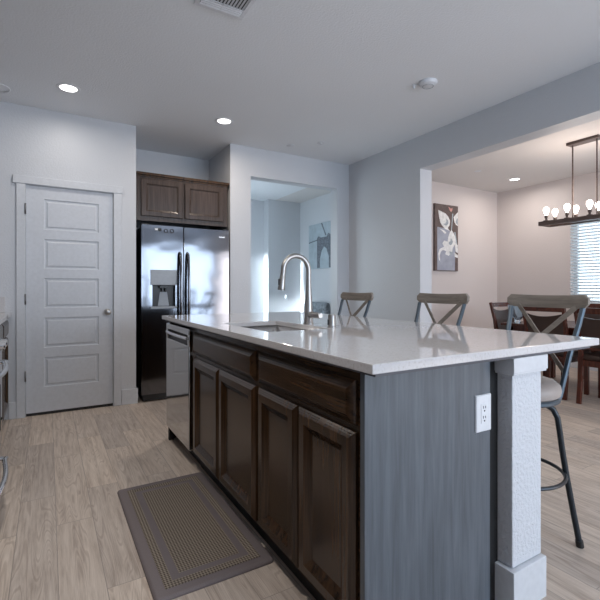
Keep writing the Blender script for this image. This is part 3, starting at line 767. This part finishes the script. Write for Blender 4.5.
sd = thing('smoke_detector', 'round white smoke detector with side nub on the kitchen ceiling', 'smoke detector', (2.53, 2.34, CH))
MB().lathe([(0, 0), (.068, 0), (.070, -.008), (.064, -.022), (.045, -.034), (0, -.036)], (2.53, 2.34, CH), 36).build('housing', M['plastic'], sd)
MB().tube([(2.53 + .04 * math.cos(2 * PI * k / 24), 2.34 + .04 * math.sin(2 * PI * k / 24), CH - .034) for k in range(24)], .003, 6, closed=True).build('vent_ring', M['grey_plastic'], sd)
tag(MB().lathe([(0, 0), (.020, 0), (.020, -.006), (.010, -.014), (.008, -.028), (0, -.030)], (2.475, 2.43, CH), 16).build('sprinkler', M['plastic']), 'tiny white sprinkler nub on the ceiling beside the smoke detector', 'sprinkler', 'ceiling sprinklers')
tag(MB().lathe([(0, 0), (.045, 0), (.046, -.003), (.04, -.006), (0, -.007)], (2.331, 4.156, CH), 28).build('sprinkler_cover', M['plastic']), 'small flat white ceiling cap near the wall above the hall opening', 'ceiling cap', 'small ceiling caps')
tag(MB().lathe([(0, 0), (.042, 0), (.043, -.004), (.036, -.008), (.018, -.010), (.016, -.018), (0, -.02)], (2.571, 3.905, CH), 28).build('sprinkler_cover', M['plastic']), 'small white ceiling cap with a raised centre above the hall opening', 'ceiling cap', 'small ceiling caps')
tag(MB().lathe([(0, 0), (.045, 0), (.046, -.003), (.04, -.006), (0, -.007)], (5.021, 3.76, CH), 28).build('sprinkler_cover', M['plastic']), 'small flat white cap on the dining room ceiling', 'ceiling cap', 'small ceiling caps')
tag(MB().lathe([(.078, 0), (.090, 0), (.092, -.003), (.086, -.007), (.078, -.005)], (-.348, 4.13, CH), 40).lathe([(0, -.001), (.079, -.001), (.079, 0)], (-.348, 4.13, CH), 40).build('ceiling_speaker', M['ceil']), 'round flat ceiling disc at the upper left edge near the wall', 'ceiling disc')

# ============================================================ DINING ROOM
lamp = thing('chandelier', 'rectangular bronze chandelier with exposed glowing bulbs over the dining table', 'chandelier', (4.95, 2.41, CH))
MB().box(4.895, 5.005, 2.235, 2.552, CH - .030, CH, .003).build('canopy', M['bronze'], lamp)
for y in (2.27, 2.51):
    MB().tube([(4.95, y, CH - .03), (4.95, y, 1.865)], .0075, 10).build('rod', M['bronze'], lamp)
MB().box(4.835, 4.885, 1.965, 2.825, 1.842, 1.888, .003).box(5.015, 5.065, 1.965, 2.825, 1.842, 1.888, .003).box(4.885, 5.015, 1.965, 2.005, 1.842, 1.888, .003)\
    .box(4.885, 5.015, 2.785, 2.825, 1.842, 1.888, .003).box(4.885, 5.015, 2.24, 2.54, 1.85, 1.868, .003).build('frame', M['bronze'], lamp)
for xx in (4.86, 5.04):
    for k in range(4):
        yy = 2.072 + .225 * k
        sk_ = MB().lathe([(0, 0), (.028, 0), (.030, .006), (.012, .010), (.012, .030), (.019, .034), (.019, .062), (0, .064)], (xx, yy, 1.888), 20).build('socket', M['bronze'], lamp)
        MB().lathe([(0, .060), (.013, .062), (.015, .078), (.027, .105), (.031, .125), (.027, .146), (.014, .159), (0, .161)], (xx, yy, 1.888), 20).build('bulb', M['bulb'], sk_)
pl = bpy.data.lights.new('chandelier_glow', 'POINT'); pl.energy = 14; pl.color = (1, .82, .70); pl.shadow_soft_size = .3
po = bpy.data.objects.new('chandelier_glow', pl); COL.objects.link(po); po.parent = lamp; po.location = (0, 0, -.55)

# table
tb = thing('dining_table', 'dark reddish wood dining table under the chandelier', 'table', (5.05, 2.37, 0))
MB().box(4.60, 5.60, 1.60, 3.14, .695, .725, .006).build('tabletop', M['dwood'], tb)
MB().box(4.66, 5.54, 1.66, 1.69, .62, .695).box(4.66, 5.54, 3.05, 3.08, .62, .695).box(4.66, 4.69, 1.69, 3.05, .62, .695).box(5.51, 5.54, 1.69, 3.05, .62, .695).build('apron', M['dwood'], tb)
for x_ in (4.66, 5.47):
    for y_ in (1.66, 3.01): MB().box(x_, x_ + .07, y_, y_ + .07, 0, .695, .006).build('leg', M['dwood'], tb)


def build_dchair():
    r = thing('dining_chair', 'x', 'chair')
    for s_ in (-1, 1):
        MB().obox((-.245, s_ * .200, 0), (-.215, s_ * .200, .22), .036, .040, up=(0, 1, 0), bev=.004).obox((-.215, s_ * .200, .21), (-.205, s_ * .200, .48), .036, .042, up=(0, 1, 0), bev=.004)\
            .obox((-.206, s_ * .200, .47), (-.232, s_ * .206, .72), .034, .036, up=(0, 1, 0), bev=.004).obox((-.231, s_ * .206, .71), (-.290, s_ * .212, .945), .032, .032, up=(0, 1, 0), bev=.004).build('leg', M['dwood'], r)
        MB().box(.165, .205, s_ * .20 - .02, s_ * .20 + .02, 0, .43, .004).build('leg', M['dwood'], r)
    MB().box(-.19, .19, -.215, -.195, .37, .43).box(-.19, .19, .195, .215, .37, .43).box(.180, .20, -.18, .18, .37, .43).box(-.215, -.195, -.18, .18, .37, .43).build('seat_frame', M['dwood'], r)
    MB().box(-.205, .225, -.225, .225, .43, .478, .016, 4).build('seat', M['dleather'], r)
    def curved(z0, z1, n=12, th=.018, dip=0., w=.19):
        q = bmesh.new(); pv = None
        for k in range(n + 1):
            t_ = -1 + 2 * k / n; y = w * t_; bx = -.030 * (1 - t_ * t_)
            row = []
            for z in (z0, z1 - dip * (1 - t_ * t_)):
                xb = -.232 - (z - .72) * .25
                row += [q.verts.new((xb + bx - th / 2, y, z)), q.verts.new((xb + bx + th / 2, y, z))]
            row = [row[0], row[1], row[3], row[2]]
            if pv:
                for j in range(4): q.faces.new((pv[j], pv[(j + 1) % 4], row[(j + 1) % 4], row[j]))
            else: q.faces.new(row[::-1])
            pv = row
        q.faces.new(pv); bmesh.ops.recalc_face_normals(q, faces=q.faces[:]); return MB().add(q)
    curved(.885, .940, w=.200).build('top_rail', M['dwood'], r)
    curved(.560, .865, dip=.030, th=.028).build('back_panel', M['dleather'], r)
    curved(.535, .562, w=.195).build('lower_rail', M['dwood'], r)
    return r


ch = build_dchair(); ch['group'] = 'dining chairs around the table'
ch.location = (4.705, 2.005, 0); ch['label'] = 'dark wood dining chair at the right edge of the view, its back toward us'
dup(ch, (4.735, 2.555, 0), 0, 'dark wood dining chair seen through the nearest stool back, its back toward us')
dup(ch, (5.18, 3.24, 0), -PI / 2, 'dark wood dining chair at the far head of the table, left of the others')
dup(ch, (5.50, 2.60, 0), PI, 'dark wood dining chair across the table, farther from us and near the window end')
dup(ch, (5.50, 2.02, 0), PI, 'dark wood dining chair across the table behind the chair at the right edge')
bw = MB().lathe([(0, 0), (.045, 0), (.048, .004), (.030, .014), (.034, .03), (.075, .08), (.098, .15), (.105, .205), (.101, .205), (.094, .150), (.071, .085), (.030, .038), (0, .036)], (4.76, 3.03, .725), 32).build('glass_bowl', M['bowlglass'])
tag(bw, 'clear pale blue glass bowl standing on the dining table left end', 'bowl')

# calla lily canvas on the dining wall
lp = thing('painting', 'tall narrow canvas of white calla lilies on the dining room wall', 'painting', (5.185, 4.445, 1.39))
pf = 4.427
MB().box(4.930, 5.440, pf, 4.459, 1.392, 2.392, .002).build('canvas', M['canvas_dark'], lp)
F = face_y(pf)
def pp(s_, t_):   # s 0..1 across, t 0..1 up from the bottom
    return (4.930 + .51 * s_, 1.392 + s_ * 0 + 1.0 * t_)
def px_(pts):   # positions measured on the canvas, 160 wide by 475 high
    return [(4.930 + .51 * (x - 30) / 160, 2.392 - (y - 60) / 475) for x, y in pts]
def paint(nm, pts, mat, h):
    MB().prism(px_(pts), .0002, h, F).build(nm, M[mat], lp)
paint('background_area', [(46, 225), (46, 530), (166, 530), (170, 400), (160, 270), (120, 232)], 'canvas_blue', .0006)
paint('flower', [(52, 105), (75, 113), (102, 124), (121, 145), (133, 172), (130, 203), (118, 226), (131, 246), (98, 234), (80, 215), (66, 190), (58, 150)], 'white_ptr', .0016)
paint('flower_shade', [(86, 200), (100, 196), (108, 178), (104, 158), (118, 172), (122, 190), (112, 208), (98, 210)], 'ink2', .0022)
paint('petal', [(60, 236), (90, 244), (108, 262), (97, 272), (84, 256)], 'white_ptr', .0016)
paint('flower', [(143, 236), (160, 262), (170, 290), (174, 318), (165, 345), (152, 366), (147, 395), (124, 425), (100, 416), (106, 392), (84, 386), (70, 398), (62, 425), (66, 470), (56, 455), (51, 415), (62, 380), (92, 362), (80, 340), (92, 318), (116, 324), (122, 285), (132, 255)], 'white_ptr', .0018)
paint('flower_shade', [(122, 332), (134, 318), (140, 298), (152, 322), (146, 342), (132, 350)], 'ink2', .0024)
paint('flower', [(158, 142), (176, 118), (188, 104), (188, 204), (174, 196), (164, 178)], 'white_ptr', .0016)
paint('flower_shade', [(172, 176), (180, 150), (187, 150), (187, 196), (178, 190)], 'ink2', .0022)
paint('petal', [(166, 318), (188, 345), (188, 402), (172, 392), (168, 360)], 'white_ptr', .0016)
paint('petal', [(164, 400), (188, 418), (188, 438), (166, 430)], 'white_ptr', .0016)
paint('petal', [(128, 392), (146, 396), (158, 372), (150, 410), (132, 428)], 'ink2', .0026)
paint('stem', [(149, 118), (156, 118), (150, 180), (146, 238), (140, 238), (145, 180)], 'canvas_pale', .0013)
paint('stem', [(164, 250), (170, 250), (182, 330), (186, 400), (180, 400), (175, 330)], 'canvas_pale', .0013)
paint('bud', [(122, 72), (138, 84), (150, 78), (148, 98), (140, 108), (130, 96)], 'pink', .0018)

# ============================================================ HALL
hp_ = thing('picture', 'grey canvas print of a stone bridge tower on the hall wall', 'picture', (4.03, 6.1, 1.47))
G = face_x(4.015)
MB().box(4.015, 4.039, 5.70, 6.495, 1.470, 2.248, .002).build('canvas', M['canvas_pale'], hp_)
MB().prism([(6.13, 1.48), (6.22, 1.48), (6.22, 2.00), (6.17, 2.03), (6.10, 2.00), (5.92, 2.00), (5.88, 2.06), (5.82, 2.03), (5.76, 2.02), (5.76, 1.48), (5.86, 1.48), (5.86, 1.66), (5.93, 1.80), (6.00, 1.84), (6.07, 1.78), (6.13, 1.64)][::-1], .0003, .0012, G).build('tower', M['ink'], hp_)
for k, y in enumerate((6.43, 6.37, 6.31, 6.26)):
    MB().prism([(y, 1.48), (y + .004, 1.48), (y + .004, 2.2), (y, 2.2)], .0003, .0009, G).build('cable', M['ink2'], hp_)
MB().prism([(6.49, 1.925), (6.22, 1.955), (6.22, 1.975), (6.49, 1.945)], .0003, .0014, G).build('deck', M['ink'], hp_)
MB().prism([(6.10, 2.245), (6.06, 2.245), (5.93, 2.02), (5.96, 2.02)], .0003, .0014, G).build('deck', M['ink'], hp_)
ho = thing('wall_outlet', 'white electrical outlet low on the hall back wall beside the bright patch', 'outlet', (3.74, 6.84, .975))
MB().rings(3.700, 3.780, .915, 1.040, [(0, 0), (0, .003), (.003, .006), (.006, .006)], face_y(6.84)).build('cover_plate', M['plastic'], ho)
MB().box(3.722, 3.758, 6.806, 6.833, .945, 1.01, .006).build('plug', M['plastic'], ho)
ac = thing('armchair', 'mottled grey upholstered chair back showing through the hall opening', 'chair', (3.74, 6.0, 0))
MB().box(3.80, 3.92, 5.66, 6.34, .35, .905, .05, 5).build('backrest', M['stonegrey'], ac)
MB().box(3.30, 3.80, 5.70, 6.30, .28, .46, .04, 4).build('seat', M['stonegrey'], ac)
for y in (5.60, 6.31): MB().box(3.32, 3.90, y, y + .09, .16, .62, .03, 4).build('armrest', M['stonegrey'], ac)
MB().box(3.32, 3.90, 5.68, 6.32, .15, .30, .02).build('frame', M['stonegrey'], ac)
for x_ in (3.35, 3.85):
    for y in (5.65, 6.35): MB().tube([(x_, y, 0), (x_, y, .17)], [.015, .022], 10).build('leg', M['dwood'], ac)
